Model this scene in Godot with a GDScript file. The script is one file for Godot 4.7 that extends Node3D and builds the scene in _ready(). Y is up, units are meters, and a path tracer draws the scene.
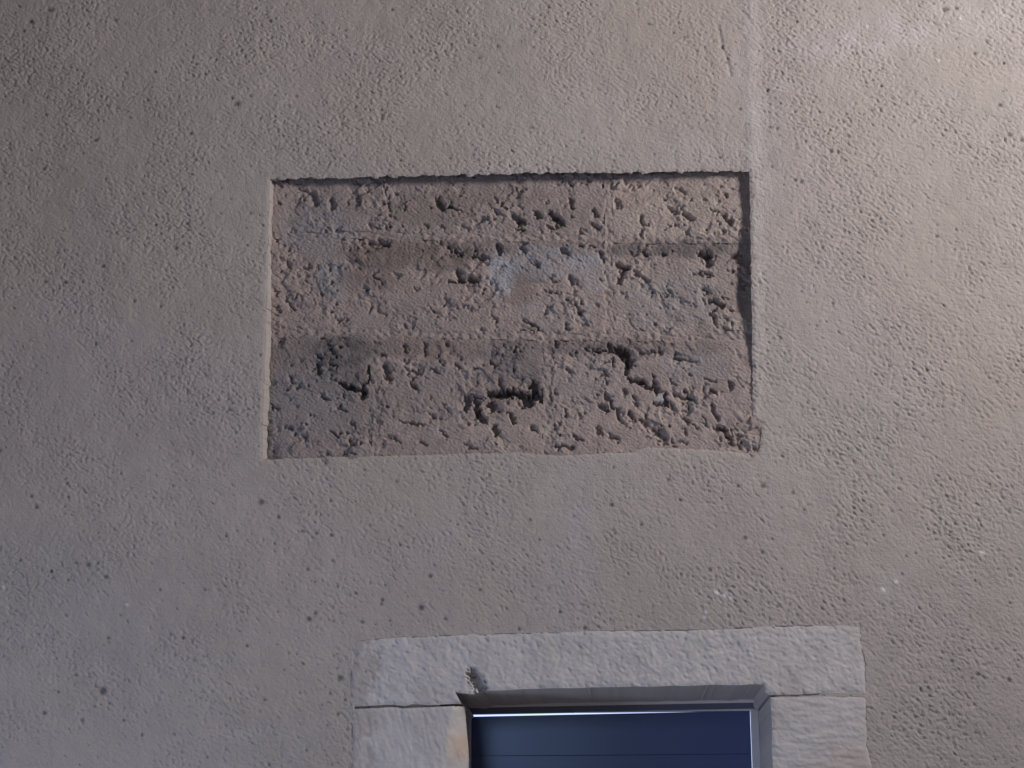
extends Node3D
# A plastered church wall: a rectangular window cut in the plaster shows the old masonry, below it a stone door surround.
# The wall face is the plane z = 0, x = 0 lies on the camera's foot point, y is the height above the floor.

const EYE := Vector3(0.0, 1.6, 4.7)
const FOCAL := 1850.0          # in pixels of a 1024 x 768 frame
const FOOT := Vector2(622.0, 880.0)   # where the wall's normal through the eye would meet the picture
const ROLL := 0.004

var cam_basis: Basis
var rng := RandomNumberGenerator.new()
var nz := {}

func noise(called: String, wavelength: float, seed_value: int, octaves := 1, kind := FastNoiseLite.TYPE_SIMPLEX_SMOOTH) -> FastNoiseLite:
	var n := FastNoiseLite.new()
	n.noise_type = kind
	n.seed = seed_value
	n.frequency = 1.0 / wavelength
	n.fractal_type = FastNoiseLite.FRACTAL_FBM if octaves > 1 else FastNoiseLite.FRACTAL_NONE
	n.fractal_octaves = octaves
	nz[called] = n
	return n

# ---- from a place in the photograph to the place on the wall (or on a plane z = depth behind it)
func wp(px: float, py: float, z := 0.0) -> Vector2:
	var d: Vector3 = cam_basis * Vector3(px - 512.0, 384.0 - py, -FOCAL)
	var t: float = (z - EYE.z) / d.z
	return Vector2(EYE.x + d.x * t, EYE.y + d.y * t)

func poly(points: Array, z := 0.0) -> PackedVector2Array:
	var r := PackedVector2Array()
	for p in points:
		r.append(wp(p[0], p[1], z))
	return r

# ---- outline with more points, shaken by noise (amount in metres)
func rough(p: PackedVector2Array, step: float, amount: float, seed_value: int, wavelength := 0.03, closed := true) -> PackedVector2Array:
	var n := FastNoiseLite.new()
	n.seed = seed_value
	n.frequency = 1.0 / wavelength
	n.fractal_type = FastNoiseLite.FRACTAL_FBM
	n.fractal_octaves = 3
	var r := PackedVector2Array()
	for i in p.size() - (0 if closed else 1):
		var a := p[i]
		var b := p[(i + 1) % p.size()]
		var k := maxi(1, int(a.distance_to(b) / step))
		var across := (b - a).orthogonal().normalized()
		for j in k:
			var q := a.lerp(b, float(j) / k)
			r.append(q + across * n.get_noise_2d(q.x, q.y) * amount * (0.0 if j == 0 else 1.0))
	return r

func to_outline(p: Vector2, outline: PackedVector2Array) -> Vector2:
	var best := Vector2.ZERO
	var least := 1e9
	var n := outline.size()
	var a := outline[n - 1]
	for i in n:
		var b := outline[i]
		var ab := b - a
		var t := clampf((p - a).dot(ab) / maxf(ab.length_squared(), 1e-12), 0.0, 1.0)
		var q := a + ab * t
		var d := p.distance_squared_to(q)
		if d < least:
			least = d
			best = q
		a = b
	return best

func strip_distance(p: Vector2, a: Vector2, b: Vector2) -> float:
	var ab := b - a
	var t := clampf((p - a).dot(ab) / maxf(ab.length_squared(), 1e-12), 0.0, 1.0)
	return p.distance_to(a + ab * t)

# ---- one relief patch: a grid over box, kept inside `outer` (if any) and outside `holes`, its edges run back to z = back.
# height(Vector2, distance to the outline) gives z; tint(Vector2) gives the linear colour.
func patch(box: Rect2, step: float, outer: PackedVector2Array, holes: Array, height, tint, back: float, lean = null) -> ArrayMesh:
	var nx := int(ceil(box.size.x / step)) + 1
	var ny := int(ceil(box.size.y / step)) + 1
	var pos := PackedVector3Array()
	var col := PackedColorArray()
	var inside := PackedByteArray()
	pos.resize(nx * ny)
	col.resize(nx * ny)
	inside.resize((nx - 1) * (ny - 1))
	var outlines := []
	if outer.size() > 0:
		outlines.append(outer)
	outlines.append_array(holes)
	var bounds := []
	for o in outlines:
		var b := Rect2(o[0], Vector2.ZERO)
		for q in o:
			b = b.expand(q)
		bounds.append(b.grow(step * 3.0))
	for j in ny:
		for i in nx:
			var p := box.position + Vector2(i, j) * step
			var dist := 1.0
			for k in outlines.size():
				if not (bounds[k] as Rect2).has_point(p):
					continue
				if outer.size() == 0 and (bounds[k] as Rect2).grow(-step * 12.0).has_point(p):
					continue
				var q := to_outline(p, outlines[k])
				var d := p.distance_to(q)
				if d < step * 0.5:
					p = q
					d = 0.0
				dist = minf(dist, d)
			var at := j * nx + i
			pos[at] = Vector3(p.x, p.y, height.call(p, dist))
			col[at] = tint.call(p)
	for j in ny - 1:
		for i in nx - 1:
			var at := j * nx + i
			var c := (pos[at] + pos[at + 1] + pos[at + nx] + pos[at + nx + 1]) * 0.25
			var c2 := Vector2(c.x, c.y)
			var keep := 1
			if (pos[at + nx + 1] - pos[at]).cross(pos[at + nx] - pos[at + 1]).z < step * step * 0.15:
				keep = 0
			if outer.size() > 0 and not Geometry2D.is_point_in_polygon(c2, outer):
				keep = 0
			for k in holes.size():
				if keep == 1 and (bounds[bounds.size() - holes.size() + k] as Rect2).has_point(c2) and Geometry2D.is_point_in_polygon(c2, holes[k]):
					keep = 0
			inside[j * (nx - 1) + i] = keep
	var nor := PackedVector3Array()
	nor.resize(nx * ny)
	for j in ny:
		for i in nx:
			var dx := pos[j * nx + mini(i + 1, nx - 1)] - pos[j * nx + maxi(i - 1, 0)]
			var dy := pos[mini(j + 1, ny - 1) * nx + i] - pos[maxi(j - 1, 0) * nx + i]
			var n := dx.cross(dy)
			nor[j * nx + i] = n.normalized() if n.length_squared() > 1e-18 else Vector3.BACK
	# compact to the used vertices
	var slot := PackedInt32Array()
	slot.resize(nx * ny)
	slot.fill(-1)
	var vs := PackedVector3Array()
	var ns := PackedVector3Array()
	var cs := PackedColorArray()
	var ids := PackedInt32Array()
	for j in ny - 1:
		for i in nx - 1:
			if inside[j * (nx - 1) + i] == 0:
				continue
			var at := j * nx + i
			for c in [at, at + 1, at + nx, at + nx + 1]:
				if slot[c] < 0:
					slot[c] = vs.size()
					vs.append(pos[c])
					ns.append(nor[c])
					cs.append(col[c])
			var a := slot[at]
			var b := slot[at + 1]
			var d := slot[at + nx]
			var e := slot[at + nx + 1]
			ids.append_array(PackedInt32Array([a, d, b, b, d, e]))
			# sides
			for s in 4:
				var oi: int = i + [0, 1, 0, -1][s]
				var oj: int = j + [-1, 0, 1, 0][s]
				if oi >= 0 and oj >= 0 and oi < nx - 1 and oj < ny - 1:
					if inside[oj * (nx - 1) + oi] == 1:
						continue
				elif outer.size() == 0:
					continue
				var f: int = [at, at + 1, at + nx + 1, at + nx][s]
				var g: int = [at + 1, at + nx + 1, at + nx, at][s]
				var p0 := pos[f]
				var p1 := pos[g]
				var q0 := Vector3(p0.x, p0.y, back)
				var q1 := Vector3(p1.x, p1.y, back)
				if lean != null:
					q0 += lean.call(p0)
					q1 += lean.call(p1)
				var n := (q0 - p0).cross(p1 - p0)
				if n.length_squared() < 1e-18:
					continue
				n = n.normalized()
				var base := vs.size()
				for q in [p0, p1, q1, q0]:
					vs.append(q)
					ns.append(n)
				for q in [f, g, g, f]:
					cs.append(col[q])
				ids.append_array(PackedInt32Array([base, base + 1, base + 2, base, base + 2, base + 3]))
	var arrays := []
	arrays.resize(Mesh.ARRAY_MAX)
	arrays[Mesh.ARRAY_VERTEX] = vs
	arrays[Mesh.ARRAY_NORMAL] = ns
	arrays[Mesh.ARRAY_COLOR] = cs
	arrays[Mesh.ARRAY_INDEX] = ids
	var m := ArrayMesh.new()
	m.add_surface_from_arrays(Mesh.PRIMITIVE_TRIANGLES, arrays)
	return m

func add_mesh(called: String, mesh: Mesh, material: Material, parent: Node) -> MeshInstance3D:
	var o := MeshInstance3D.new()
	o.name = called
	o.mesh = mesh
	o.material_override = material
	parent.add_child(o, true)
	return o

# ---- boxes with chamfered edges, collected in one SurfaceTool
func quad(st: SurfaceTool, a: Vector3, b: Vector3, c: Vector3, d: Vector3) -> void:
	var n := (c - a).cross(b - a).normalized()
	for q in [a, b, c, a, c, d]:
		st.set_normal(n)
		st.add_vertex(q)

func add_hexa(st: SurfaceTool, q: Array) -> void:
	# q: four front corners (z larger) left-bottom, right-bottom, right-top, left-top, then the same four at the back
	quad(st, q[0], q[3], q[2], q[1])
	quad(st, q[5], q[6], q[7], q[4])
	quad(st, q[4], q[7], q[3], q[0])
	quad(st, q[1], q[2], q[6], q[5])
	quad(st, q[3], q[7], q[6], q[2])
	quad(st, q[4], q[0], q[1], q[5])

func add_box(st: SurfaceTool, lo: Vector3, hi: Vector3, c := 0.0) -> void:
	if c <= 0.0:
		add_hexa(st, [Vector3(lo.x, lo.y, hi.z), Vector3(hi.x, lo.y, hi.z), Vector3(hi.x, hi.y, hi.z), Vector3(lo.x, hi.y, hi.z),
			Vector3(lo.x, lo.y, lo.z), Vector3(hi.x, lo.y, lo.z), Vector3(hi.x, hi.y, lo.z), Vector3(lo.x, hi.y, lo.z)])
		return
	var m := hi.z - c
	var F := [Vector3(lo.x + c, lo.y + c, hi.z), Vector3(hi.x - c, lo.y + c, hi.z), Vector3(hi.x - c, hi.y - c, hi.z), Vector3(lo.x + c, hi.y - c, hi.z)]
	var G := [Vector3(lo.x, lo.y, m), Vector3(hi.x, lo.y, m), Vector3(hi.x, hi.y, m), Vector3(lo.x, hi.y, m)]
	var B := [Vector3(lo.x, lo.y, lo.z), Vector3(hi.x, lo.y, lo.z), Vector3(hi.x, hi.y, lo.z), Vector3(lo.x, hi.y, lo.z)]
	quad(st, F[0], F[3], F[2], F[1])
	quad(st, B[1], B[2], B[3], B[0])
	for i in 4:
		var k := (i + 1) % 4
		quad(st, F[i], F[k], G[k], G[i])
		quad(st, G[i], G[k], B[k], B[i])

func tool() -> SurfaceTool:
	var st := SurfaceTool.new()
	st.begin(Mesh.PRIMITIVE_TRIANGLES)
	return st

func structure(called: String, label: String, category: String) -> Node3D:
	var o := Node3D.new()
	o.name = called
	add_child(o, true)
	o.set_meta("kind", "structure")
	o.set_meta("label", label)
	o.set_meta("category", category)
	return o

func mark(o: Node, label: String, category: String) -> void:
	o.set_meta("kind", "structure")
	o.set_meta("label", label)
	o.set_meta("category", category)

# ---- materials
func grain_texture(wavelength_px: float, seed_value: int, octaves: int) -> NoiseTexture2D:
	var n := FastNoiseLite.new()
	n.noise_type = FastNoiseLite.TYPE_SIMPLEX_SMOOTH
	n.seed = seed_value
	n.frequency = 1.0 / wavelength_px
	n.fractal_type = FastNoiseLite.FRACTAL_FBM
	n.fractal_octaves = octaves
	var t := NoiseTexture2D.new()
	t.width = 1024
	t.height = 1024
	t.seamless = true
	t.noise = n
	return t

func mineral(called: String, colour: Color, rough_value: float, relief_cm: float, tile_m: float, seed_value: int, by_vertex := true) -> StandardMaterial3D:
	var m := StandardMaterial3D.new()
	m.resource_name = called
	m.albedo_color = colour
	m.vertex_color_use_as_albedo = by_vertex
	m.roughness = rough_value
	m.metallic_specular = 0.25
	if relief_cm > 0.0:
		m.uv1_triplanar = true
		m.uv1_world_triplanar = true
		m.uv1_scale = Vector3.ONE / tile_m
		m.heightmap_enabled = true
		m.heightmap_scale = relief_cm
		m.heightmap_texture = grain_texture(26.0, seed_value, 3)
	return m

func plain(called: String, r: float, g: float, b: float, rough_value: float) -> StandardMaterial3D:
	var m := StandardMaterial3D.new()
	m.resource_name = called
	m.albedo_color = Color(r, g, b).linear_to_srgb()
	m.roughness = rough_value
	return m

# ---- the outlines of the wall's pieces, in picture places
var cut: PackedVector2Array            # the window in the plaster
var opening: PackedVector2Array
var surround := []                     # outlines of lintel and jamb stones
var spots := {}                        # small pits and grains in the plaster: cell -> list of [x, y, radius, depth, colour]
var hollows := []                      # [a, b, radius, depth] on the masonry
var hollow_cells := {}
var stains := []                       # [x, y, rx, ry, colour, strength]

func put_in_cells(cells: Dictionary, a: Vector2, b: Vector2, r: float, what) -> void:
	var lo := Vector2(minf(a.x, b.x), minf(a.y, b.y)) - Vector2(r, r)
	var hi := Vector2(maxf(a.x, b.x), maxf(a.y, b.y)) + Vector2(r, r)
	for i in range(floori(lo.x / 0.03), floori(hi.x / 0.03) + 1):
		for j in range(floori(lo.y / 0.03), floori(hi.y / 0.03) + 1):
			var k := Vector2i(i, j)
			if not cells.has(k):
				cells[k] = []
			cells[k].append(what)

func add_spot(px: float, py: float, r_px: float, depth: float, colour: Color) -> void:
	var a := wp(px, py)
	var r := r_px * 0.0027
	put_in_cells(spots, a, a, r * 1.6, [a.x, a.y, r, depth, colour])

func add_hollow(points: Array, r_px: float, depth_mm: float) -> void:
	var r := r_px * 0.0027
	for i in maxi(1, points.size() - 1):
		var a := wp(points[i][0], points[i][1])
		var k := mini(i + 1, points.size() - 1)
		var b := wp(points[k][0], points[k][1])
		put_in_cells(hollow_cells, a, b, r * 1.8, [a, b, r, depth_mm * 0.001])

# ---- plaster
var seam := PackedVector2Array()
var cracks := []

func plaster_height(p: Vector2, dist: float) -> float:
	var g: float = nz.grain.get_noise_2d(p.x * 0.9 + p.y * 0.45, p.y * 0.9 - p.x * 0.45)
	var f: float = nz.fine.get_noise_2d(p.x, p.y)
	var patchy: float = 0.75 + 0.6 * nz.patchy.get_noise_2d(p.x, p.y)
	var right := smoothstep(-0.02, 0.02, p.x - seam_x(p.y))
	var hole: float = nz.hole.get_noise_2d(p.x * 0.9 + p.y * 0.5, p.y * 0.9 - p.x * 0.5)
	var z := (0.0017 * g + 0.0009 * f - 0.0030 * smoothstep(0.35, 0.8, hole)) * patchy * (1.0 + 0.25 * right)
	z += 0.0024 * nz.trowel.get_noise_2d(p.x * 0.6 + p.y, p.y * 0.6 - p.x) * 0.5 + 0.006 * nz.swell.get_noise_2d(p.x, p.y)
	var away := p.x - seam_x(p.y)
	if p.y > 2.62:
		z += 0.0022 * exp(-away * away / 0.0004) * smoothstep(2.62, 2.8, p.y)
	for c in cracks:
		var d := strip_distance(p, c[0], c[1])
		if d < 0.012:
			z -= c[2] * exp(-d * d / 0.000012)
	var key := Vector2i(floori(p.x / 0.03), floori(p.y / 0.03))
	if spots.has(key):
		for s in spots[key]:
			var d2: float = Vector2(p.x - s[0], p.y - s[1]).length() / s[2]
			if d2 < 1.5:
				z -= s[3] * exp(-d2 * d2 * 1.4)
	for o in surround:
		if o.box.has_point(p) and Geometry2D.is_point_in_polygon(p, o.inner):
			return o.low
	return z - 0.003 * exp(-dist / 0.0035) 

func seam_x(y: float) -> float:
	# a joint between two days of plastering, almost plumb
	return seam[0].x + (seam[1].x - seam[0].x) * (y - seam[0].y) / (seam[1].y - seam[0].y)

func plaster_tint(p: Vector2) -> Color:
	var c := Color(0.400, 0.350, 0.315)
	var big: float = nz.patchy.get_noise_2d(p.x * 0.8 + 9.0, p.y * 0.8)
	var mid: float = nz.mottle.get_noise_2d(p.x, p.y)
	var small: float = nz.fine.get_noise_2d(p.x + 4.0, p.y)
	c = c * (1.0 + 0.05 * big + 0.06 * mid + 0.05 * small)
	c = c.lerp(Color(0.41, 0.345, 0.275), clampf(nz.swell.get_noise_2d(p.x + 3.0, p.y) * 0.35, 0.0, 0.2))
	for s in smears:
		var e := Vector2((p.x - s[0]) / s[2], (p.y - s[1]) / s[3]).length_squared()
		if e < 4.0:
			c = c.lerp(s[4], s[5] * exp(-e) * clampf(0.7 + 0.9 * mid, 0.0, 1.0))
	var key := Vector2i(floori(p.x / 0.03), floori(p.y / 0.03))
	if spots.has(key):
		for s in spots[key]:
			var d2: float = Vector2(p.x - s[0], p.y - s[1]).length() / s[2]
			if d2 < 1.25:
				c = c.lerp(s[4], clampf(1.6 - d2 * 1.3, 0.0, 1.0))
	c.a = 1.0
	return c

var smears := []
func add_smear(px: float, py: float, rx: float, ry: float, colour: Color, strength: float) -> void:
	var a := wp(px, py)
	smears.append([a.x, a.y, rx * 0.0027, ry * 0.0027, colour, strength])

# ---- masonry
func bed_depth(p: Vector2) -> float:
	# how far the old face lies behind the plaster: about 4 cm above, almost flush along the bottom
	var top := wp(500, 180).y
	var low := wp(500, 452).y
	var v := clampf((top - p.y) / (top - low), 0.0, 1.0)
	var u := clampf((p.x - wp(264, 320).x) / (wp(755, 320).x - wp(264, 320).x), 0.0, 1.0)
	var d := 0.031 - 0.010 * smoothstep(0.45, 0.75, v) - 0.014 * smoothstep(0.75, 1.0, v)
	d -= 0.013 * smoothstep(0.80, 0.97, u) * (1.0 - smoothstep(0.45, 0.6, v))
	d -= 0.012 * smoothstep(0.86, 0.98, u) * smoothstep(0.5, 0.56, v)
	d -= 0.008 * (1.0 - smoothstep(0.0, 0.05, u)) * (1.0 - smoothstep(0.4, 0.7, v))
	d += 0.014 * (1.0 - smoothstep(0.0, 0.05, u)) * smoothstep(0.7, 1.0, v)
	d += 0.005 * (1.0 - smoothstep(0.0, 0.12, v))
	d += 0.012 * smoothstep(0.93, 0.99, u) * smoothstep(0.2, 0.3, v) * (1.0 - smoothstep(0.45, 0.54, v))
	return maxf(d, 0.007)

func masonry_relief(p: Vector2) -> float:
	var coarse: float = nz.lump.get_noise_2d(p.x * 0.8 + p.y * 0.5, p.y * 0.9 - p.x * 0.5)
	var mid: float = nz.knob.get_noise_2d(p.x * 0.85 + p.y * 0.5, p.y * 0.85 - p.x * 0.5)
	var fine: float = nz.grit.get_noise_2d(p.x, p.y)
	var worn: float = clampf(0.38 + 1.25 * nz.worn.get_noise_2d(p.x, p.y), 0.10, 1.05)
	var z: float = (0.0050 * coarse - 0.0034 * maxf(0.0, -mid) + 0.0018 * mid + 0.0045 * nz.chip.get_noise_2d(p.x * 0.85 + p.y * 0.5, p.y * 0.85 - p.x * 0.5)) * worn + 0.0016 * fine
	var pit: float = nz.pit.get_noise_2d(p.x * 0.9 + p.y * 0.4, p.y - p.x * 0.5)
	z -= 0.010 * smoothstep(0.42, 0.60, pit) * worn
	var key := Vector2i(floori(p.x / 0.03), floori(p.y / 0.03))
	if hollow_cells.has(key):
		var q := p + Vector2(nz.warp.get_noise_2d(p.x, p.y), nz.warp.get_noise_2d(p.x + 5.0, p.y)) * 0.0095
		var wob := 1.0 + 0.3 * fine + 0.35 * mid
		for h in hollow_cells[key]:
			var d: float = strip_distance(q, h[0], h[1]) / (h[2] * wob)
			if d < 1.5:
				z -= h[3] * (1.0 - smoothstep(0.35, 1.3, d))
	return z

func masonry_tint(p: Vector2, base: Color) -> Color:
	var c := base
	var mid: float = nz.mottle.get_noise_2d(p.x * 1.7, p.y * 1.7)
	var small: float = nz.knob.get_noise_2d(p.x + 2.0, p.y)
	c = c * (1.0 + 0.16 * mid + 0.10 * small) * Color(0.97, 0.92, 0.89)
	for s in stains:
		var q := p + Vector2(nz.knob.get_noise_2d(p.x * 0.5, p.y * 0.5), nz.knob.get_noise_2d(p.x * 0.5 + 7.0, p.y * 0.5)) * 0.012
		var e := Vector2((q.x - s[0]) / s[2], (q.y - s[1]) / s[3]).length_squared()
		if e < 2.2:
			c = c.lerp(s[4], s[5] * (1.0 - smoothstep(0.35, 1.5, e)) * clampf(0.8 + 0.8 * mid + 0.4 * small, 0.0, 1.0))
	c.a = 1.0
	return c

func add_stain(px: float, py: float, rx: float, ry: float, colour: Color, strength: float) -> void:
	var a := wp(px, py)
	stains.append([a.x, a.y, rx * 0.0027, ry * 0.0027, colour, strength])

func box_of(o: PackedVector2Array, grow: float) -> Rect2:
	var b := Rect2(o[0], Vector2.ZERO)
	for q in o:
		b = b.expand(q)
	return b.grow(grow)

func _ready() -> void:
	rng.seed = 7
	# ---------------------------------------------------------------- camera
	var n := Vector3(FOOT.x - 512.0, 384.0 - FOOT.y, -FOCAL).normalized()   # the wall's inward normal, seen by the camera
	var yaw := asin(n.x)
	var pitch := asin(-n.y / cos(yaw))
	cam_basis = Basis(Vector3.UP, yaw) * Basis(Vector3.RIGHT, pitch) * Basis(Vector3.BACK, -ROLL)
	var cam := Camera3D.new()
	cam.name = "camera"
	cam.transform = Transform3D(cam_basis, EYE)
	cam.fov = rad_to_deg(2.0 * atan(384.0 / FOCAL))
	cam.near = 0.05
	cam.far = 200.0
	cam.current = true
	add_child(cam)

	# ---------------------------------------------------------------- sky, daylight, exposure
	var sky_look := ProceduralSkyMaterial.new()
	sky_look.sky_top_color = Color(0.45, 0.58, 0.85)
	sky_look.sky_horizon_color = Color(0.80, 0.86, 0.96)
	sky_look.ground_bottom_color = Color(0.30, 0.28, 0.26)
	sky_look.ground_horizon_color = Color(0.55, 0.54, 0.52)
	sky_look.energy_multiplier = 1.6
	var sky := Sky.new()
	sky.sky_material = sky_look
	var env := Environment.new()
	env.background_mode = Environment.BG_SKY
	env.sky = sky
	env.tonemap_mode = Environment.TONE_MAPPER_LINEAR
	env.tonemap_exposure = 1.0
	env.sdfgi_enabled = true
	env.ssao_enabled = true
	env.ssil_enabled = true
	var we := WorldEnvironment.new()
	we.name = "environment"
	we.environment = env
	add_child(we)
	# daylight of the high window in the right-hand wall, which comes in from the upper right of the picture
	var day := AreaLight3D.new()
	day.name = "high_window_daylight"
	day.area_size = Vector2(0.5, 0.8)
	day.light_color = Color(1.0, 0.965, 0.985).linear_to_srgb()
	day.light_energy = 14.5
	day.area_range = 30.0
	day.shadow_enabled = true
	add_child(day)
	day.look_at_from_position(Vector3(2.83, 4.1, 1.8), Vector3(0.0, 4.1, 1.8), Vector3.UP)
	# bluish daylight of the open doorway in the left-hand wall
	var fill := AreaLight3D.new()
	fill.name = "doorway_daylight"
	fill.area_size = Vector2(1.0, 1.5)
	fill.light_color = Color(0.53, 0.67, 1.0).linear_to_srgb()
	fill.light_energy = 3.7
	fill.area_range = 30.0
	fill.shadow_enabled = true
	add_child(fill)
	fill.look_at_from_position(Vector3(-2.58, 0.8, 1.6), Vector3(0.0, 0.8, 1.6), Vector3.UP)

	# bluish daylight of the window behind the camera, which the door leaf mirrors
	var rear := AreaLight3D.new()
	rear.name = "rear_window_daylight"
	rear.area_size = Vector2(0.8, 0.9)
	rear.light_color = Color(0.37, 0.58, 1.0).linear_to_srgb()
	rear.light_energy = 1.9
	rear.area_range = 30.0
	rear.shadow_enabled = true
	add_child(rear)
	rear.look_at_from_position(Vector3(-0.9, 2.6, 5.57), Vector3(-0.9, 2.6, 0.0), Vector3.UP)

	# ---------------------------------------------------------------- noises
	noise("grain", 0.0115, 11, 2)
	noise("fine", 0.0085, 12, 1)
	noise("hole", 0.0115, 17, 1)
	noise("warp", 0.020, 18, 3)
	noise("patchy", 0.28, 13, 2)
	noise("trowel", 0.07, 14, 2)
	noise("swell", 0.75, 15, 2)
	noise("mottle", 0.09, 16, 3)
	noise("lump", 0.055, 21, 2)
	noise("knob", 0.020, 22, 2)
	noise("grit", 0.008, 23, 1)
	noise("worn", 0.15, 24, 2)
	var chip := noise("chip", 0.030, 26, 1, FastNoiseLite.TYPE_CELLULAR)
	chip.cellular_return_type = FastNoiseLite.RETURN_CELL_VALUE
	chip.cellular_jitter = 1.0
	chip.domain_warp_enabled = true
	chip.domain_warp_amplitude = 0.012
	chip.domain_warp_frequency = 40.0
	noise("pit", 0.034, 25, 2)

	lay_out()
	build_wall()
	build_surround()
	build_door()
	build_room()

func lay_out() -> void:
	var dark := Color(0.16, 0.14, 0.13)  # colour of grit, also carrying the shade inside the pits
	var pale := Color(0.60, 0.57, 0.55)
	# the cut in the plaster
	cut = rough(poly([[269.5, 178.5], [330, 177], [430, 175], [560, 172.8], [640, 171.8], [749.5, 171]]), 0.0085, 0.008, 3, 0.026, false)
	cut.append_array(rough(poly([[749.5, 171], [751, 240], [752, 320], [753, 416], [762, 422], [760, 448], [757, 453], [700, 449], [646, 447], [634, 452], [560, 455], [520, 452], [440, 454], [360, 456], [262.5, 459], [262.5, 430], [266, 330], [269.5, 178.5]]), 0.012, 0.004, 4, 0.03, false))
	seam = PackedVector2Array([wp(751, 0), wp(753, 400)])
	for k in [[[718, 25], [722, 46], [727, 58], [731, 76]], [[737, 8], [746, 15], [751, 24], [748, 33]], [[783, 41], [791, 55]], [[771, 18], [774, 29]], [[703, 47], [711, 64], [714, 80]], [[377, 85], [379, 106]], [[378, 140], [375, 165]], [[396, 616], [412, 615]], [[700, 606], [706, 622]], [[360, 84], [357, 92]]]:
		for i in k.size() - 1:
			cracks.append([wp(k[i][0], k[i][1]), wp(k[i + 1][0], k[i + 1][1]), 0.003 if k[0][0] == 718 else 0.0013])
	# dark grains and pits one can pick out; in the pits the colour stands for shade
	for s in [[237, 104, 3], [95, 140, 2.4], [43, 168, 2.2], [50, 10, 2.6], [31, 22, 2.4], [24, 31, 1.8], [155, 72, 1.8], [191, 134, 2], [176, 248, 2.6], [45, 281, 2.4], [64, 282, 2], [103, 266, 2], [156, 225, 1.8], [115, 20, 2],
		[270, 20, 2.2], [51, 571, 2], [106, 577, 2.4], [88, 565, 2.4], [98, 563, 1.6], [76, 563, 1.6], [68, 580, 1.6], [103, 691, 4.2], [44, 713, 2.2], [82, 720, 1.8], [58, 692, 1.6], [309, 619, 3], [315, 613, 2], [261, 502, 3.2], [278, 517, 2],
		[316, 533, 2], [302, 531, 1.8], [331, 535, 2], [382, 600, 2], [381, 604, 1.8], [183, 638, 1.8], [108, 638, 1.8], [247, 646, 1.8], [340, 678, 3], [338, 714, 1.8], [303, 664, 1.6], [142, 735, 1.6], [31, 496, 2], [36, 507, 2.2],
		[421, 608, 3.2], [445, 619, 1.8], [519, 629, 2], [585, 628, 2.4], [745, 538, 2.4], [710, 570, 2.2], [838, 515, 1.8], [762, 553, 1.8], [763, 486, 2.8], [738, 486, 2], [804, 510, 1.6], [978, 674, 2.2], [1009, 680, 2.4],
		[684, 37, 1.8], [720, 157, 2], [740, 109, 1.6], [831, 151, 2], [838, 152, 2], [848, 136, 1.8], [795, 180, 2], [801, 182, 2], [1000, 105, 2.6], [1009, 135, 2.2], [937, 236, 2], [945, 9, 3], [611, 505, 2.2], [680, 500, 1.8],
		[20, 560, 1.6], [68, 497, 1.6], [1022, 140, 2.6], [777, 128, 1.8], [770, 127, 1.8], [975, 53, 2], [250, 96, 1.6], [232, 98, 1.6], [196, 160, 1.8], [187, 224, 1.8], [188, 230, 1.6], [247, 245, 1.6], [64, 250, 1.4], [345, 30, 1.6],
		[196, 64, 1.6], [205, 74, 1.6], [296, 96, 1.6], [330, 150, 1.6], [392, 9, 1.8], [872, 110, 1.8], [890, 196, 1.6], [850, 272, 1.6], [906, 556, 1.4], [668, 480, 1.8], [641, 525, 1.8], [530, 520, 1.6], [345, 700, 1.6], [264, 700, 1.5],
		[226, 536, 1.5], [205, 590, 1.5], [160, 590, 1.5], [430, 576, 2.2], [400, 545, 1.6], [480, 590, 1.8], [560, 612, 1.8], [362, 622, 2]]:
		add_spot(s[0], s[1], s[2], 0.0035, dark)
	for s in [[982, 553, 2.8], [883, 590, 2.6], [896, 582, 2.4], [716, 593, 2.6], [724, 596, 2.4], [730, 599, 1.8], [705, 613, 2.0], [705, 617, 1.8], [627, 497, 1.4], [960, 18, 2], [938, 60, 2], [1004, 16, 1.6], [127, 605, 1.6], [3, 587, 1.8], [867, 26, 1.6]]:
		add_spot(s[0], s[1], s[2], -0.002, pale)
	# the many nameless pits of the rough plaster, their inner shade painted as darker colour
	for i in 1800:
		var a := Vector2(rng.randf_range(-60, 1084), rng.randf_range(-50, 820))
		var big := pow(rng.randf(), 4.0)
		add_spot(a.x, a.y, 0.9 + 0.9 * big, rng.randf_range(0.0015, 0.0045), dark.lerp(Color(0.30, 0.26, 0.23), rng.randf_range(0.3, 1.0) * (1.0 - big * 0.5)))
	# lime smears and repairs
	var lime := Color(0.50, 0.455, 0.44)
	add_smear(752, 60, 9, 75, lime, 0.45)
	add_smear(757, 150, 11, 60, lime, 0.5)
	add_smear(758, 260, 9, 90, lime, 0.35)
	add_smear(840, 45, 50, 16, lime, 0.5)
	add_smear(900, 30, 55, 20, lime, 0.45)
	add_smear(960, 18, 70, 18, lime, 0.4)
	add_smear(785, 88, 26, 7, lime, 0.5)
	add_smear(735, 65, 12, 16, lime, 0.3)
	add_smear(690, 150, 40, 18, lime, 0.2)
	add_smear(580, 540, 22, 60, Color(0.42, 0.40, 0.42), 0.4)
	add_smear(560, 590, 30, 40, Color(0.42, 0.40, 0.42), 0.3)
	add_smear(100, 670, 10, 12, lime, 0.35)
	add_smear(255, 734, 26, 5, lime, 0.3)
	add_smear(888, 590, 22, 18, lime, 0.3)
	add_smear(720, 596, 24, 10, lime, 0.3)
	add_smear(850, 110, 40, 30, Color(0.385, 0.32, 0.26), 0.35)
	add_smear(920, 270, 70, 50, Color(0.40, 0.335, 0.26), 0.12)
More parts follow.
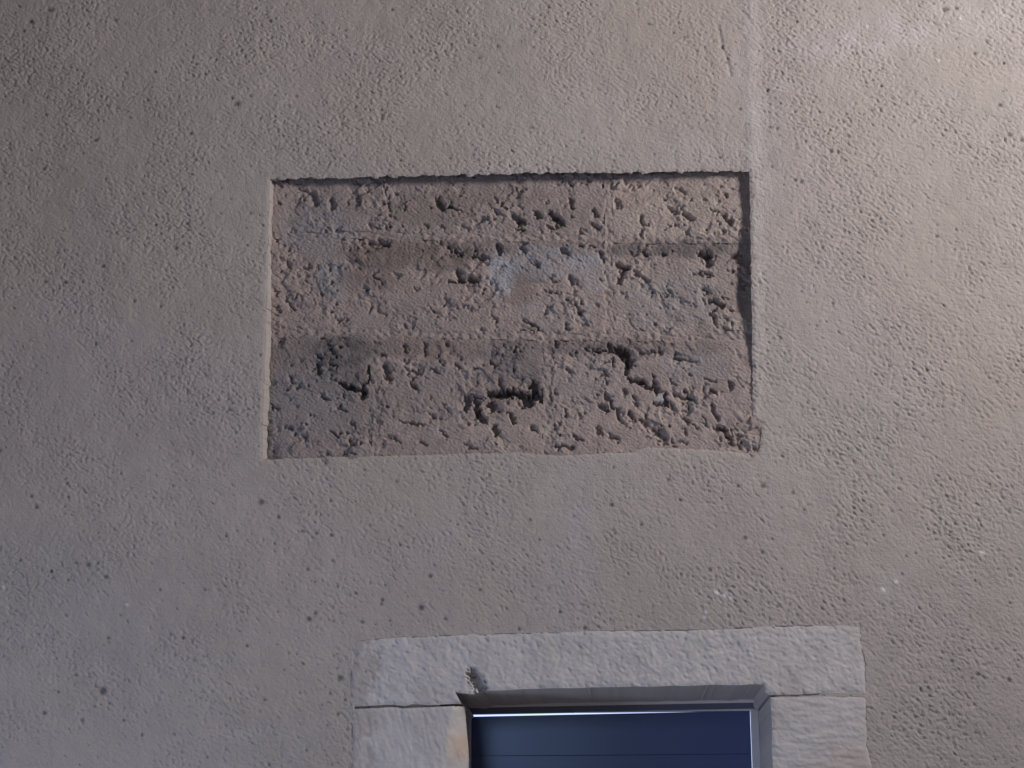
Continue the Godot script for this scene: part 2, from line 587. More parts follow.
	add_smear(640, 560, 90, 60, Color(0.36, 0.31, 0.265), 0.35)
	add_smear(450, 600, 90, 30, Color(0.36, 0.31, 0.265), 0.4)
	add_smear(700, 30, 40, 50, Color(0.39, 0.33, 0.275), 0.3)
	# ---- hollows, lost arrises and splits of the masonry: [points, radius px, depth mm]
	for h in [
		[[[309, 188], [314, 201]], 3, 11], [[[330, 194], [330, 205]], 3, 11], [[[298, 184], [305, 188]], 2, 8], [[[436, 196], [441, 204]], 3.6, 18], [[[443, 203], [449, 203], [456, 206]], 1.6, 12], [[[430, 204]], 1.8, 8],
		[[[475, 219], [484, 214]], 2.2, 12], [[[492, 205], [498, 210]], 1.5, 8], [[[513, 212], [519, 218], [523, 219]], 3.2, 18], [[[535, 209], [538, 212]], 3, 16], [[[549, 209], [556, 214], [561, 218]], 3, 20], [[[546, 222], [550, 225]], 2.4, 13],
		[[[570, 195], [572, 203]], 2.6, 12], [[[571, 213]], 2.2, 9], [[[594, 207], [595, 213]], 2.6, 12], [[[591, 219], [598, 225]], 2.6, 12], [[[516, 225], [523, 227]], 2, 11], [[[580, 228], [587, 235]], 2.8, 9], [[[546, 198]], 1.8, 9],
		[[[615, 196], [618, 202]], 3, 11], [[[641, 213], [643, 220]], 2.8, 12], [[[665, 195]], 2.2, 9], [[[669, 204], [677, 208]], 2.2, 11], [[[685, 211], [693, 216]], 3, 12], [[[692, 196]], 1.6, 8], [[[726, 191], [727, 194]], 2.2, 10], [[[725, 213], [731, 221]], 2.8, 17],
		[[[713, 207], [717, 210]], 2, 8], [[[648, 222]], 1.8, 8], [[[666, 224], [669, 221]], 1.6, 8], [[[676, 184], [684, 188]], 3, 8], [[[640, 232], [640, 235]], 1.5, 6], [[[276, 199]], 2.6, 9], [[[273, 233], [276, 238]], 2.2, 11], [[[333, 232], [345, 229]], 2.2, 9],
		[[[370, 240], [386, 240]], 3.4, 15], [[[360, 240]], 2.2, 9], [[[386, 222]], 2.2, 9], [[[366, 221], [377, 224]], 1.6, 8], [[[404, 202], [404, 206]], 1.8, 8], [[[424, 221], [427, 223]], 2, 8], [[[440, 222], [441, 225]], 2, 7], [[[384, 182], [388, 206]], 1.3, 6],
		[[[454, 247], [459, 252]], 2, 11], [[[480, 254], [484, 253]], 2.8, 13], [[[497, 241], [499, 249]], 2.8, 15], [[[420, 233], [423, 235]], 2.2, 9], [[[523, 248], [521, 243]], 2.2, 8], [[[560, 245], [568, 251]], 2.6, 11], [[[600, 249], [604, 257]], 2.4, 9],
		[[[533, 260], [538, 262]], 2.6, 10], [[[548, 275], [556, 278]], 2, 8], [[[552, 272]], 2, 9], [[[569, 272], [572, 278]], 3, 12], [[[577, 280]], 2.2, 8], [[[601, 276]], 2, 8], [[[607, 260], [607, 271]], 2, 11], [[[605, 289], [608, 294]], 2.2, 9], [[[556, 290]], 2.2, 10], [[[544, 287], [550, 290]], 1.7, 8],
		[[[581, 300]], 2.2, 9], [[[578, 306]], 2.2, 9], [[[597, 302]], 2.2, 8], [[[524, 318], [531, 321], [538, 327], [547, 332]], 2, 11], [[[609, 304], [609, 326]], 1.2, 9], [[[617, 262], [625, 264], [619, 278]], 3.6, 16], [[[634, 268], [648, 278]], 2.2, 10], [[[665, 251]], 2.2, 10],
		[[[674, 247]], 2.2, 10], [[[702, 251], [708, 253], [709, 261]], 4, 20], [[[693, 272], [701, 271], [711, 273]], 1.7, 10], [[[705, 286], [707, 290]], 2.6, 12], [[[713, 298], [722, 303]], 3.2, 16], [[[723, 295]], 2, 9], [[[712, 312], [716, 321]], 2.8, 10], [[[727, 329], [737, 331]], 2.6, 10],
		[[[700, 322]], 2, 7], [[[731, 281]], 2.2, 8], [[[732, 254], [740, 251]], 2.2, 10], [[[662, 292], [668, 293]], 1.5, 7], [[[642, 302]], 1.6, 7], [[[630, 250], [645, 249]], 2, 9], [[[281, 257], [288, 262]], 2.6, 8], [[[301, 265], [308, 262]], 2.2, 9], [[[305, 272]], 2.2, 9],
		[[[316, 264]], 1.7, 8], [[[320, 291]], 2.2, 9], [[[273, 304], [277, 307]], 2.4, 9], [[[284, 297], [292, 306]], 2, 8], [[[272, 288], [273, 292]], 2.2, 8], [[[276, 313]], 2, 7], [[[322, 306]], 1.7, 7], [[[334, 300]], 1.7, 7], [[[321, 329], [321, 334]], 2.2, 10], [[[297, 326], [298, 332]], 2.2, 9],
		[[[393, 271], [398, 273]], 1.7, 8], [[[447, 278], [478, 278]], 1.8, 15], [[[457, 268], [459, 276]], 3.6, 16], [[[467, 275], [476, 276]], 3.2, 14], [[[413, 284], [417, 286]], 1.8, 7], [[[480, 326], [484, 330]], 2, 7], [[[490, 312], [496, 318]], 2, 8], [[[436, 315]], 1.8, 7], [[[465, 303], [470, 306]], 1.6, 6],
		[[[276, 339]], 1.7, 7], [[[317, 353], [319, 357]], 2.4, 12], [[[318, 363], [317, 371]], 3, 13], [[[331, 346], [331, 350]], 1.6, 7], [[[330, 361], [335, 366]], 1.8, 9], [[[340, 382], [350, 386], [361, 389]], 2.8, 20], [[[362, 385], [362, 394]], 3.8, 20], [[[287, 373], [291, 382]], 2, 9], [[[319, 393], [326, 397]], 2.4, 9],
		[[[269, 381], [276, 379]], 2.2, 7], [[[370, 364], [367, 379]], 3, 16], [[[309, 414]], 2.2, 8], [[[338, 406], [343, 410]], 2.2, 9], [[[277, 407], [272, 404]], 2.2, 8], [[[343, 393]], 2, 9], [[[374, 352], [384, 354]], 2, 9], [[[384, 364], [387, 377]], 4, 16], [[[403, 343], [405, 348]], 2.4, 9], [[[406, 367], [407, 371]], 2.2, 9],
		[[[411, 375], [417, 369]], 3, 11], [[[411, 381], [413, 385]], 3, 12], [[[431, 367], [437, 370]], 2, 9], [[[423, 340], [424, 353]], 2, 8], [[[455, 362], [459, 365]], 2, 9], [[[429, 392], [429, 397]], 1.2, 6], [[[430, 412], [434, 416]], 1.7, 7], [[[443, 402], [449, 412]], 1.1, 6], [[[467, 396], [465, 407]], 3.2, 18], [[[475, 396], [477, 411], [482, 420]], 3.4, 20],
		[[[488, 401], [492, 407]], 4.4, 22], [[[490, 394], [500, 392], [512, 391], [523, 394], [528, 401]], 4.6, 30], [[[533, 383], [536, 391], [545, 397]], 4.8, 30], [[[522, 402], [531, 396]], 4.8, 28], [[[500, 379], [501, 386]], 2.4, 11], [[[546, 354], [552, 353]], 1.7, 13], [[[549, 365], [547, 376]], 2.4, 16], [[[547, 384], [548, 392]], 1.2, 9],
		[[[555, 336], [556, 341]], 2.8, 12], [[[562, 334], [566, 338]], 2.8, 12], [[[566, 368], [571, 371]], 2.4, 9], [[[586, 348], [598, 348], [613, 349]], 1.4, 11], [[[609, 342], [610, 348]], 2.4, 13], [[[618, 347], [624, 351], [629, 360]], 5, 28], [[[626, 360], [626, 371]], 2.4, 24], [[[612, 355], [613, 364]], 1.4, 11],
		[[[630, 378], [641, 380], [650, 386]], 2.8, 20], [[[655, 383], [657, 389]], 3.2, 22], [[[665, 392], [666, 403]], 2.2, 22], [[[656, 402], [666, 404]], 2, 16], [[[652, 373], [654, 379]], 1.5, 9], [[[604, 391], [611, 401]], 2, 13], [[[600, 404], [607, 409]], 2.6, 15], [[[611, 402], [613, 407]], 2.2, 11],
		[[[624, 389], [625, 393]], 2.2, 9], [[[633, 396], [637, 403]], 2, 9], [[[641, 350], [655, 351]], 2, 10], [[[660, 348], [660, 353]], 2, 9], [[[670, 378], [677, 384]], 1.6, 8], [[[676, 394], [690, 397], [696, 401]], 2.4, 10], [[[671, 405], [674, 409]], 3, 9], [[[685, 411], [691, 407]], 3, 10], [[[618, 410], [619, 416]], 3, 13],
		[[[630, 413], [632, 418]], 3, 12], [[[681, 357], [697, 360]], 1.7, 8], [[[710, 389], [715, 391]], 2.8, 16], [[[705, 378], [716, 380]], 1.5, 8], [[[731, 381], [731, 390]], 1.5, 13], [[[711, 404], [713, 409]], 2, 9], [[[715, 412], [717, 418]], 2.2, 11], [[[682, 416], [687, 421]], 2.8, 10], [[[684, 428], [686, 432]], 2, 8],
		[[[652, 430], [666, 437]], 4, 13], [[[660, 441], [664, 442]], 2.6, 10], [[[715, 428], [724, 428], [727, 436], [731, 442]], 2.6, 14], [[[704, 417], [707, 426]], 1.5, 7], [[[732, 444], [741, 447]], 1.6, 8], [[[693, 424], [698, 429]], 1.6, 7], [[[672, 440], [685, 443]], 1.6, 7], [[[675, 447]], 2, 8],
		[[[510, 413], [512, 420]], 3.2, 17], [[[494, 426], [497, 434]], 3, 18], [[[556, 446], [573, 447]], 2.4, 12], [[[465, 443], [476, 449]], 2, 9], [[[552, 423], [555, 427]], 2.2, 10], [[[597, 428], [599, 433]], 2.2, 10], [[[400, 420], [420, 423]], 1.8, 9], [[[388, 436], [398, 440]], 2, 9], [[[420, 440], [426, 444]], 2, 9],
		[[[330, 430], [338, 434]], 2, 9], [[[300, 436], [306, 439]], 2, 8], [[[350, 420], [353, 426]], 2, 9], [[[285, 426], [290, 428]], 2, 9], [[[530, 426], [536, 430]], 2.2, 11], [[[575, 436], [580, 440]], 2.2, 10], [[[348, 440], [354, 444]], 2, 8], [[[440, 430], [446, 436]], 2, 9], [[[610, 436], [618, 440]], 2.6, 11], [[[640, 420], [646, 425]], 2.4, 9]]:
		add_hollow(h[0], h[1], h[2])
	# ---- stains, darker bands below the joints, lime bloom on the stones
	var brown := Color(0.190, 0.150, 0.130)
	var dark_tone := Color(0.115, 0.102, 0.098)  # darkest tone, for bands below the joints and some patches
	var mauve := Color(0.185, 0.158, 0.155)
	var bloom := Color(0.37, 0.362, 0.375)
	var grey := Color(0.265, 0.255, 0.255)
	var buff := Color(0.40, 0.335, 0.290)
	for a in [[385, 250, 42, 17, brown, 0.95], [440, 252, 40, 17, brown, 0.85], [370, 275, 28, 18, brown, 0.7], [480, 246, 30, 12, dark_tone, 0.55],
		[540, 246, 40, 11, dark_tone, 0.55], [590, 252, 22, 16, mauve, 0.5], [524, 268, 24, 14, dark_tone, 0.75], [516, 290, 22, 12, brown, 0.5],
		[640, 245, 36, 9, dark_tone, 0.75], [690, 246, 36, 9, dark_tone, 0.75], [730, 250, 20, 14, dark_tone, 0.6], [738, 285, 12, 34, brown, 0.5], [722, 300, 10, 20, brown, 0.4],
		[300, 350, 42, 18, dark_tone, 0.45], [345, 347, 34, 16, dark_tone, 0.9], [340, 372, 34, 16, dark_tone, 0.65], [300, 385, 40, 26, mauve, 0.45], [365, 405, 40, 20, mauve, 0.4], [320, 425, 44, 16, mauve, 0.25],
		[410, 344, 40, 11, brown, 0.75], [450, 350, 30, 12, brown, 0.55], [508, 348, 34, 14, mauve, 0.95], [512, 370, 34, 14, mauve, 0.9], [497, 395, 18, 12, dark_tone, 0.5],
		[575, 344, 34, 9, dark_tone, 0.6], [630, 345, 40, 11, dark_tone, 0.65], [690, 346, 36, 10, dark_tone, 0.45], [640, 372, 20, 12, mauve, 0.4],
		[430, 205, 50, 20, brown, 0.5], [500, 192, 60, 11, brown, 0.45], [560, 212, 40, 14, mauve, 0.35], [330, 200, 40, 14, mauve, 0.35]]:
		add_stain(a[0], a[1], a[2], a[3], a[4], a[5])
	add_stain(500, 270, 14, 26, bloom, 0.85)
	add_stain(545, 258, 45, 18, bloom, 0.55)
	add_stain(590, 268, 22, 22, bloom, 0.45)
	add_stain(330, 275, 16, 26, grey, 0.75)
	add_stain(318, 225, 40, 30, grey, 0.6)
	add_stain(366, 288, 5, 5, bloom, 0.6)
	add_stain(670, 300, 48, 28, grey, 0.5)
	add_stain(695, 365, 35, 18, grey, 0.5)
	add_stain(560, 310, 45, 18, Color(0.33, 0.295, 0.28), 0.5)
	add_stain(680, 215, 65, 22, buff, 0.55)
	add_stain(430, 310, 50, 20, Color(0.30, 0.25, 0.232), 0.6)
	add_stain(440, 390, 45, 30, Color(0.28, 0.235, 0.222), 0.7)
	add_stain(590, 385, 45, 32, Color(0.31, 0.265, 0.25), 0.6)
	add_stain(300, 400, 45, 35, grey, 0.45)
	add_stain(660, 397, 4, 6, Color(0.42, 0.44, 0.46), 0.9)
	add_stain(696, 400, 4, 6, bloom, 0.7)
	add_stain(485, 275, 4, 4, buff, 0.7)
	add_stain(720, 440, 50, 14, buff, 0.4)
	add_stain(510, 435, 60, 16, buff, 0.5)
	add_stain(285, 270, 10, 10, buff, 0.4)
	add_stain(735, 320, 20, 14, buff, 0.6)

func build_wall() -> void:
	var wall := structure("wall_back", "rough grey beige plastered wall with old masonry exposed in a rectangle", "wall")
	# outlines of the dressed stones of the door
	var stones := [
		["lintel", [[352.5, 660], [354.5, 644], [360, 640.5], [400, 637.5], [460, 635], [520, 633], [600, 631], [700, 630], [752, 627.5], [800, 625.5], [845, 625], [860, 627], [862, 645], [866, 662], [866, 692.5], [836, 693], [800, 694.5], [768, 695], [765, 691], [764.5, 684.5], [700, 685.5], [620, 687], [540, 688.5], [484, 690.5], [474, 694], [460, 693], [455, 691.5], [461, 703.2], [430, 705.2], [416, 704], [405, 706], [388, 704.4], [375, 705.5], [352, 707], [351, 680]]],
		["jamb_stone", [[353, 709], [376, 708], [392, 707], [405, 708.6], [430, 707.2], [463.5, 705], [464.5, 725], [466, 742], [467, 800], [468, 900], [352, 900], [351, 800], [353, 740]]],
		["jamb_stone", [[770, 697.5], [800, 697], [836, 696], [866, 697.5], [867, 745], [873, 770], [872, 900], [776, 900], [774, 800], [772, 730]]],
	]
	for s in stones:
		var o := poly(s[1])
		var shrunk: Array = Geometry2D.offset_polygon(o, -0.004)
		surround.append({"name": s[0], "outline": o, "inner": shrunk[0], "box": box_of(o, 0.0), "low": -0.014})
	for q in [[[355, 702], [458, 700], [458, 711], [355, 712]], [[764, 690], [867, 689], [867, 700], [764, 701]]]:
		var o := poly(q)
		surround.append({"name": "", "outline": o, "inner": o, "box": box_of(o, 0.0), "low": -0.001 if q[0][0] > 700 else -0.007})
	opening = poly([[440, 960], [440, 676], [775, 676], [775, 960]])
	var plaster := mineral("plaster", Color.WHITE, 0.95, 0.14, 0.22, 31)
	var lo := Vector2(-1.86, 1.62)
	var hi := Vector2(1.38, 4.22)
	var lean := func(p: Vector3) -> Vector3:
		# the left edge of the cut is slanted, more so towards its foot
		var left := wp(267, 330).x
		if p.x < left + 0.02:
			var t := clampf((wp(266, 190).y - p.y) / 0.7, 0.0, 1.0)
			return Vector3(0.020 + 0.026 * t * t, 0, 0)
		if p.y > wp(500, 181).y:
			return Vector3(0, 0.03, 0)         # the upper edge is broken off upwards, behind
		return Vector3.ZERO
	var coat := patch(Rect2(lo, hi - lo), 0.0035, PackedVector2Array(), [cut, opening], plaster_height, plaster_tint, -0.075, lean)
	add_mesh("plaster_coat", coat, plaster, wall)
	# the rest of the plaster beyond the picture and the wall's core
	var far := mineral("plaster_beyond", Color(0.400, 0.350, 0.315).linear_to_srgb(), 0.95, 0.14, 0.22, 31, false)
	var st := tool()
	add_box(st, Vector3(-3.4, 0, -0.075), Vector3(lo.x, 6.0, 0.0))
	add_box(st, Vector3(hi.x, 0, -0.075), Vector3(3.4, 6.0, 0.0))
	add_box(st, Vector3(lo.x, hi.y, -0.075), Vector3(hi.x, 6.0, 0.0))
	add_box(st, Vector3(lo.x, 0, -0.075), Vector3(wp(346, 900).x, lo.y, 0.0))
	add_box(st, Vector3(wp(878, 900).x, 0, -0.075), Vector3(hi.x, lo.y, 0.0))
	add_mesh("plaster_beyond", st.commit(), far, wall)
	st = tool()
	var l := wp(420, 700).x
	var r := wp(810, 700).x
	var t := wp(610, 668).y
	add_box(st, Vector3(-3.4, 0, -0.62), Vector3(l, 6.0, -0.0751))
	add_box(st, Vector3(r, 0, -0.62), Vector3(3.4, 6.0, -0.0751))
	add_box(st, Vector3(l, t, -0.62), Vector3(r, 6.0, -0.0751))
	add_mesh("core", st.commit(), far, wall)
	build_masonry(wall)

func build_masonry(wall: Node3D) -> void:
	var panel := Node3D.new()
	panel.name = "exposed_masonry"
	panel.set_meta("label", "old weathered stone courses exposed in the cut")
	wall.add_child(panel, true)
	var stone_look := mineral("old_stone", Color.WHITE, 0.95, 0.17, 0.15, 41)
	# the stones of the three courses, by their joints; outer edges run on under the plaster
	var stones := [
		[[[258, 168], [606, 166], [606.5, 200], [607, 233], [480, 232.5], [345, 229], [258, 231]], Color(0.325, 0.280, 0.262)],
		[[[609.5, 166], [768, 164], [768, 236], [700, 236], [610, 235]], Color(0.375, 0.318, 0.288)],
		[[[258, 233.5], [343, 232], [480, 235], [607, 236], [608, 290], [607, 331], [520, 331], [440, 330], [346, 327], [258, 328]], Color(0.345, 0.290, 0.268)],
		[[[610.5, 238], [700, 239], [768, 239], [768, 333], [700, 334], [610, 332]], Color(0.355, 0.306, 0.282)],
		[[[256, 331], [374, 330], [372, 366], [376, 400], [374, 470], [254, 472]], Color(0.305, 0.265, 0.250)],
		[[[376.5, 331], [476, 334], [545, 335], [546.5, 380], [547, 420], [546, 468], [376, 470], [378, 400], [374.5, 366]], Color(0.340, 0.287, 0.267)],
		[[[549, 335], [611, 335.5], [770, 337], [772, 462], [640, 466], [550, 468], [551, 420], [549.5, 380]], Color(0.360, 0.305, 0.282)],
	]
	for i in stones.size():
		var o := rough(poly(stones[i][0]), 0.012, 0.008, 60 + i, 0.045)
		var base: Color = stones[i][1]
		var set_back := [0.0, -0.001, 0.001, -0.001, 0.001, -0.001, 0.001][i] as float
		var height := func(p: Vector2, dist: float) -> float:
			return -bed_depth(p) + set_back + masonry_relief(p) - 0.006 * exp(-dist / 0.0035)
		var tint := func(p: Vector2) -> Color:
			return masonry_tint(p, base)
		add_mesh("stone", patch(box_of(o, 0.004), 0.0026, o, [], height, tint, -0.072), stone_look, panel)
	var m_height := func(p: Vector2, _dist: float) -> float:
		return -bed_depth(p) - 0.002 + 0.0045 * nz.knob.get_noise_2d(p.x, p.y) + 0.0015 * nz.grit.get_noise_2d(p.x, p.y)
	var m_tint := func(p: Vector2) -> Color:
		return masonry_tint(p, Color(0.345, 0.295, 0.272))
	# mortar: strips along the joints, one part each
	for s in [[[[258, 230], [345, 228], [480, 230], [607, 231], [768, 233], [768, 241], [607, 239], [480, 237], [345, 234], [258, 236]]],
		[[[256, 325], [344, 323], [440, 327], [520, 328], [607, 328], [768, 330], [770, 340], [611, 338], [520, 337], [440, 335], [374, 334], [256, 335]]],
		[[[604, 166], [612, 166], [613, 236], [613, 334], [605, 334], [605, 236]]],
		[[[371, 331], [380, 331], [379, 366], [382, 400], [380, 470], [371, 470], [373, 400], [369, 366]]],
		[[[543, 335], [552, 335], [553, 380], [554, 420], [553, 468], [543, 468], [543, 420], [543, 380]]]]:
		var o := poly(s[0])
		add_mesh("mortar_joint", patch(box_of(o, 0.004), 0.0032, o, [], m_height, m_tint, -0.073), stone_look, panel)

func build_surround() -> void:
	var trim := structure("trim_1", "pale dressed stone surround of the door with long lintel", "door surround")
	var look := mineral("dressed_stone", Color.WHITE, 0.9, 0.10, 0.16, 51)
	var chip := wp(473, 676)
	var chip2 := wp(480, 686)
	var warm := wp(462, 745)
	var rusty := wp(850, 760)
	var index := 0
	for s in surround:
		if s.name == "":
			continue
		index += 1
		var kind := index
		var o := rough(s.outline, 0.03, 0.003, 80 + index, 0.09)
		var height := func(p: Vector2, dist: float) -> float:
			var z: float = 0.0025 + 0.006 * nz.swell.get_noise_2d(p.x, p.y) + 0.0012 * nz.grain.get_noise_2d(p.x * 0.8, p.y) + 0.0022 * nz.trowel.get_noise_2d(p.x, p.y) + 0.0015 * nz.patchy.get_noise_2d(p.x, p.y)
			if kind == 2:
				z += 0.0018 * nz.knob.get_noise_2d(p.x * 1.2 + 0.3 * p.y, p.y * 0.25)      # upright tool marks
			elif kind == 3:
				z += 0.0018 * nz.knob.get_noise_2d(p.x * 0.25 + 0.1 * p.y, p.y * 1.2)      # level tool marks
			else:
				z += 0.0016 * nz.knob.get_noise_2d(p.x * 0.6 - 0.5 * p.y, p.y * 0.6 + 0.5 * p.x) - 0.0020 * smoothstep(0.35, 0.8, nz.hole.get_noise_2d(p.x * 0.8, p.y * 0.8))
				var d := minf(strip_distance(p, chip, chip2), 0.1)
				z -= 0.02 * (1.0 - smoothstep(0.009, 0.020, d + 0.008 * nz.grit.get_noise_2d(p.x, p.y)))
			if kind == 2:
				# the worn chamfer of the left jamb
				var ex: float = wp(452, 706).x + (wp(444, 768).x - wp(452, 706).x) * clampf((wp(452, 706).y - p.y) / 0.16, 0.0, 1.0) + 0.008 * nz.trowel.get_noise_2d(p.x, p.y)
				var fx := wp(466, 735).x
				z -= 0.055 * pow(clampf((p.x - ex) / maxf(fx - ex, 0.01), 0.0, 1.0), 1.15)
			return z - 0.0025 * exp(-dist / 0.004)
		var tint := func(p: Vector2) -> Color:
			var c := Color(0.50, 0.462, 0.440)
			var a: float = nz.mottle.get_noise_2d(p.x, p.y)
			var b: float = nz.knob.get_noise_2d(p.x + 5.0, p.y)
			c = c * (1.0 + 0.08 * a + 0.06 * b)
			c = c.lerp(Color(0.40, 0.35, 0.31), clampf(nz.patchy.get_noise_2d(p.x * 1.6, p.y * 1.6) * 0.5, 0.0, 0.4))
			c = c.lerp(Color(0.40, 0.35, 0.315), 0.85 * (1.0 - smoothstep(0.03, 0.07, p.x - wp(352, 670).x + 0.05 * a + 0.02 * b)))
			c = c.lerp(Color(0.20, 0.125, 0.11), 0.8 * (1.0 - smoothstep(0.003, 0.010, p.distance_to(chip) + 0.004 * b)))
			c = c.lerp(Color(0.56, 0.40, 0.27), 0.5 * (1.0 - smoothstep(0.01, 0.05, p.distance_to(warm) + 0.01 * b)))
			c = c.lerp(Color(0.47, 0.35, 0.30), 0.45 * (1.0 - smoothstep(0.02, 0.07, p.distance_to(rusty) + 0.02 * a)))
			c.a = 1.0
			return c
		var back_x := wp(470, 735, -0.42).x - wp(466, 735).x
		var lean := func(p: Vector3) -> Vector3:
			return Vector3(back_x * 1.08, 0, 0) if kind == 2 and p.x > wp(455, 735).x else Vector3.ZERO
		add_mesh(s.name, patch(box_of(o, 0.006), 0.003, o, [], height, tint, -0.455, lean), look, trim)
	# lower jamb stones, below the picture, down to the threshold
	var low := mineral("dressed_stone_below", Color(0.50, 0.462, 0.440).linear_to_srgb(), 0.9, 0.12, 0.16, 51, false)
	var y0 := wp(400, 900).y - 0.008
	for side in [[351, 466], [776, 872]]:
		var xa := wp(side[0], 900).x
		var xb := wp(side[1], 900).x
		var y := y0
		for hgt in [0.5, 0.42, 0.36, 0.6]:
			var b := maxf(0.0, y - hgt)
			var st := tool()
			add_box(st, Vector3(xa, b, -0.455), Vector3(xb, y, 0.003), 0.008)
			add_mesh("jamb_stone", st.commit(), low, trim)
			y = b - 0.008
			if b <= 0.0:
				break

func build_door() -> void:
	var door := structure("door_1", "dark navy wooden door in a thin grey frame", "door")
	var paint := plain("grey_frame_paint", 0.60, 0.56, 0.56, 0.5)
	var shaded_paint := plain("shaded_frame_paint", 0.13, 0.14, 0.19, 0.5)  # the grey frame paint with the shade under the lintel put in
	var fillet_look := plain("lime_fillet", 0.80, 0.74, 0.71, 0.9)
	var wood := plain("dark_door_wood", 0.070, 0.096, 0.215, 0.27)
	var grain := FastNoiseLite.new()
	grain.seed = 5
	grain.frequency = 0.02
	grain.fractal_octaves = 4
	var zf := -0.42
	# outline of the frame in its own plane
	var tl := wp(467, 707, zf)
	var tr := wp(758.5, 701.5, zf)
	var top := (tl.y + tr.y) * 0.5
	var face_l := 0.011
	var face_r := 0.021
	var head := 0.019
	var skew := (tr.y - tl.y) * 0.5
	var st := tool()
	# head, jambs
	add_hexa(st, [Vector3(tl.x, top - skew - head, zf), Vector3(tr.x, top + skew - head, zf), Vector3(tr.x, top + skew + 0.001, zf), Vector3(tl.x, top - skew + 0.001, zf),
		Vector3(tl.x, top - skew - head, zf - 0.03), Vector3(tr.x, top + skew - head, zf - 0.03), Vector3(tr.x, top + skew + 0.001, zf - 0.03), Vector3(tl.x, top - skew + 0.001, zf - 0.03)])
	add_mesh("frame_head", st.commit(), shaded_paint, door)
	st = tool()
	add_box(st, Vector3(tl.x, 0, zf - 0.03), Vector3(tl.x + face_l, top - skew - head, zf + 0.001), 0.002)
	add_mesh("frame_jamb", st.commit(), paint, door)
	st = tool()
	add_box(st, Vector3(tr.x - face_r, 0, zf - 0.03), Vector3(tr.x, top + skew - head, zf + 0.001), 0.002)
	add_mesh("frame_jamb", st.commit(), paint, door)
	st = tool()
	# a thin lime fillet where the frame meets the lintel
	add_hexa(st, [Vector3(tl.x, top - skew - 0.0035, zf + 0.012), Vector3(tr.x, top + skew - 0.0035, zf + 0.012), Vector3(tr.x, top + skew + 0.005, zf + 0.012), Vector3(tl.x, top - skew + 0.005, zf + 0.012),
		Vector3(tl.x, top - skew - 0.001, zf - 0.02), Vector3(tr.x, top + skew - 0.001, zf - 0.02), Vector3(tr.x, top + skew + 0.005, zf - 0.02), Vector3(tl.x, top - skew + 0.005, zf - 0.02)])
	add_mesh("fillet", st.commit(), fillet_look, door)
	# filling between the frame and the stones around it
	st = tool()
	add_box(st, Vector3(tl.x - 0.12, top - 0.02, zf - 0.03), Vector3(tr.x + 0.12, top + 0.2, zf - 0.004))
	add_box(st, Vector3(tl.x - 0.12, 0, zf - 0.03), Vector3(tl.x + 0.001, top + 0.02, zf - 0.004))
	add_box(st, Vector3(tr.x - 0.001, 0, zf - 0.03), Vector3(tr.x + 0.12, top + 0.02, zf - 0.004))
	add_mesh("bedding_mortar", st.commit(), fillet_look, door)
	# the leaf: boards laid level, with a gap of a few millimetres that lets daylight through above and on the right
	var z1 := zf - 0.012
	var z0 := z1 - 0.028
	var xl := tl.x + face_l + 0.0005
	var xr := tr.x - face_r - 0.0024
	var yl := top - skew - head - 0.0066
	var yr := top + skew - head - 0.0046
	var y_next := wp(610, 755, z1).y
	st = tool()
	add_hexa(st, [Vector3(xl, y_next + 0.0006, z1), Vector3(xr, y_next + 0.0006, z1), Vector3(xr, yr, z1), Vector3(xl, yl, z1),
		Vector3(xl, y_next + 0.0006, z0), Vector3(xr, y_next + 0.0006, z0), Vector3(xr, yr, z0), Vector3(xl, yl, z0)])
	var leaf := Node3D.new()
	leaf.name = "leaf"
	door.add_child(leaf, true)
	add_mesh("board", st.commit(), wood, leaf)
	var y := y_next
	while y > 0.05:
		var b := maxf(0.012, y - 0.16)
		st = tool()
		add_box(st, Vector3(xl, b + 0.0006, z0), Vector3(xr, y, z1 + 0.0008), 0.001)
		add_mesh("board", st.commit(), wood, leaf)
		y = b
		if b <= 0.012:
			break
	st = tool()
	add_box(st, Vector3(xl + 0.002, 0.012, z0 - 0.003), Vector3(xr - 0.002, y_next + 0.06, z0))
	add_mesh("backing", st.commit(), wood, leaf)

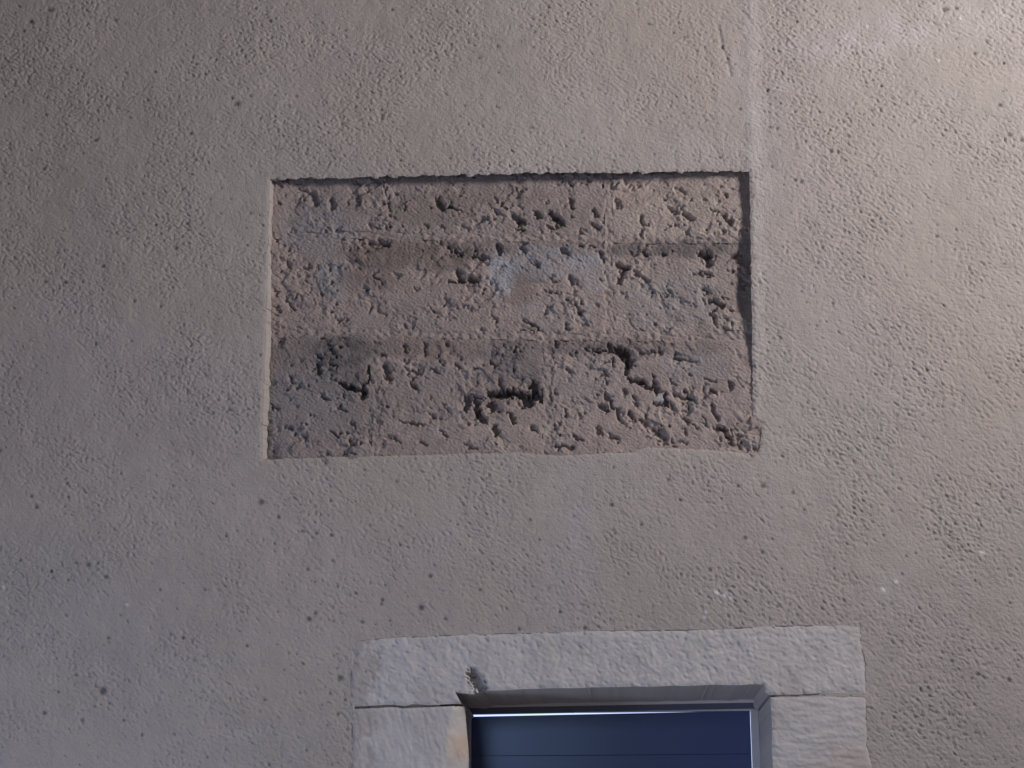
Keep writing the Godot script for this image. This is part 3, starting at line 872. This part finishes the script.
func build_room() -> void:
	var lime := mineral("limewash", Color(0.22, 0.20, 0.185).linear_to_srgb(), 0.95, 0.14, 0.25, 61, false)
	var flag := mineral("floor_stone", Color(0.42, 0.41, 0.40).linear_to_srgb(), 0.8, 0.1, 0.3, 62, false)
	var st := tool()
	add_box(st, Vector3(-3.4, -0.2, -0.62), Vector3(3.4, 0.0, 6.1))
	mark(add_mesh("floor", st.commit(), flag, self), "stone floor of the dim room", "floor")
	st = tool()
	add_box(st, Vector3(-3.4, 6.0, -0.62), Vector3(3.4, 6.25, 6.1))
	mark(add_mesh("ceiling", st.commit(), lime, self), "plain limewashed ceiling of the dim room", "ceiling")
	st = tool()
	# right wall with the high window
	add_box(st, Vector3(2.85, 0, 0.0), Vector3(3.4, 6, 1.55))
	add_box(st, Vector3(2.85, 0, 2.05), Vector3(3.4, 6, 5.6))
	add_box(st, Vector3(2.85, 0, 1.55), Vector3(3.4, 3.7, 2.05))
	add_box(st, Vector3(2.85, 4.5, 1.55), Vector3(3.4, 6, 2.05))
	mark(add_mesh("wall_right", st.commit(), lime, self), "dim stone side wall with a high window", "wall")
	st = tool()
	add_box(st, Vector3(-3.4, 0, 0.0), Vector3(-2.6, 6, 1.1))
	add_box(st, Vector3(-3.4, 0, 2.1), Vector3(-2.6, 6, 5.6))
	add_box(st, Vector3(-3.4, 1.57, 1.1), Vector3(-2.6, 6, 2.1))
	mark(add_mesh("wall_left", st.commit(), lime, self), "dim stone side wall with a low open doorway", "wall")
	st = tool()
	add_box(st, Vector3(-3.4, 0, 5.6), Vector3(-1.3, 6, 6.1))
	add_box(st, Vector3(-0.5, 0, 5.6), Vector3(3.4, 6, 6.1))
	add_box(st, Vector3(-1.3, 0, 5.6), Vector3(-0.5, 2.15, 6.1))
	add_box(st, Vector3(-1.3, 3.05, 5.6), Vector3(-0.5, 6, 6.1))
	mark(add_mesh("wall_front", st.commit(), lime, self), "dim stone wall behind the viewer with a window", "wall")
	var pane := StandardMaterial3D.new()
	pane.resource_name = "window_glass"
	pane.albedo_color = Color(0.9, 0.95, 1.0, 0.15)
	pane.transparency = BaseMaterial3D.TRANSPARENCY_ALPHA
	pane.roughness = 0.05
	var bar := plain("window_iron", 0.05, 0.05, 0.05, 0.6)
	for w in [["window_1", "high window in the side wall", Vector3(3.1, 3.7, 1.55), Vector3(3.12, 4.5, 2.05)], ["window_2", "window behind the viewer", Vector3(-1.3, 2.15, 5.8), Vector3(-0.5, 3.05, 5.82)]]:
		var win := structure(w[0], w[1], "window")
		var a: Vector3 = w[2]
		var b: Vector3 = w[3]
		var thin_x: bool = b.x - a.x < 0.1
		var inset := Vector3(0.006, 0.03, 0.03) if thin_x else Vector3(0.03, 0.03, 0.006)
		st = tool()
		add_box(st, a + inset, b - inset)
		add_mesh("pane", st.commit(), pane, win)
		st = tool()
		add_box(st, a, Vector3(b.x, a.y + 0.04, b.z))
		add_box(st, Vector3(a.x, b.y - 0.04, a.z), b)
		if thin_x:
			add_box(st, a, Vector3(b.x, b.y, a.z + 0.04))
			add_box(st, Vector3(a.x, a.y, b.z - 0.04), b)
		else:
			add_box(st, a, Vector3(a.x + 0.04, b.y, b.z))
			add_box(st, Vector3(b.x - 0.04, a.y, a.z), b)
		add_mesh("frame", st.commit(), bar, win)
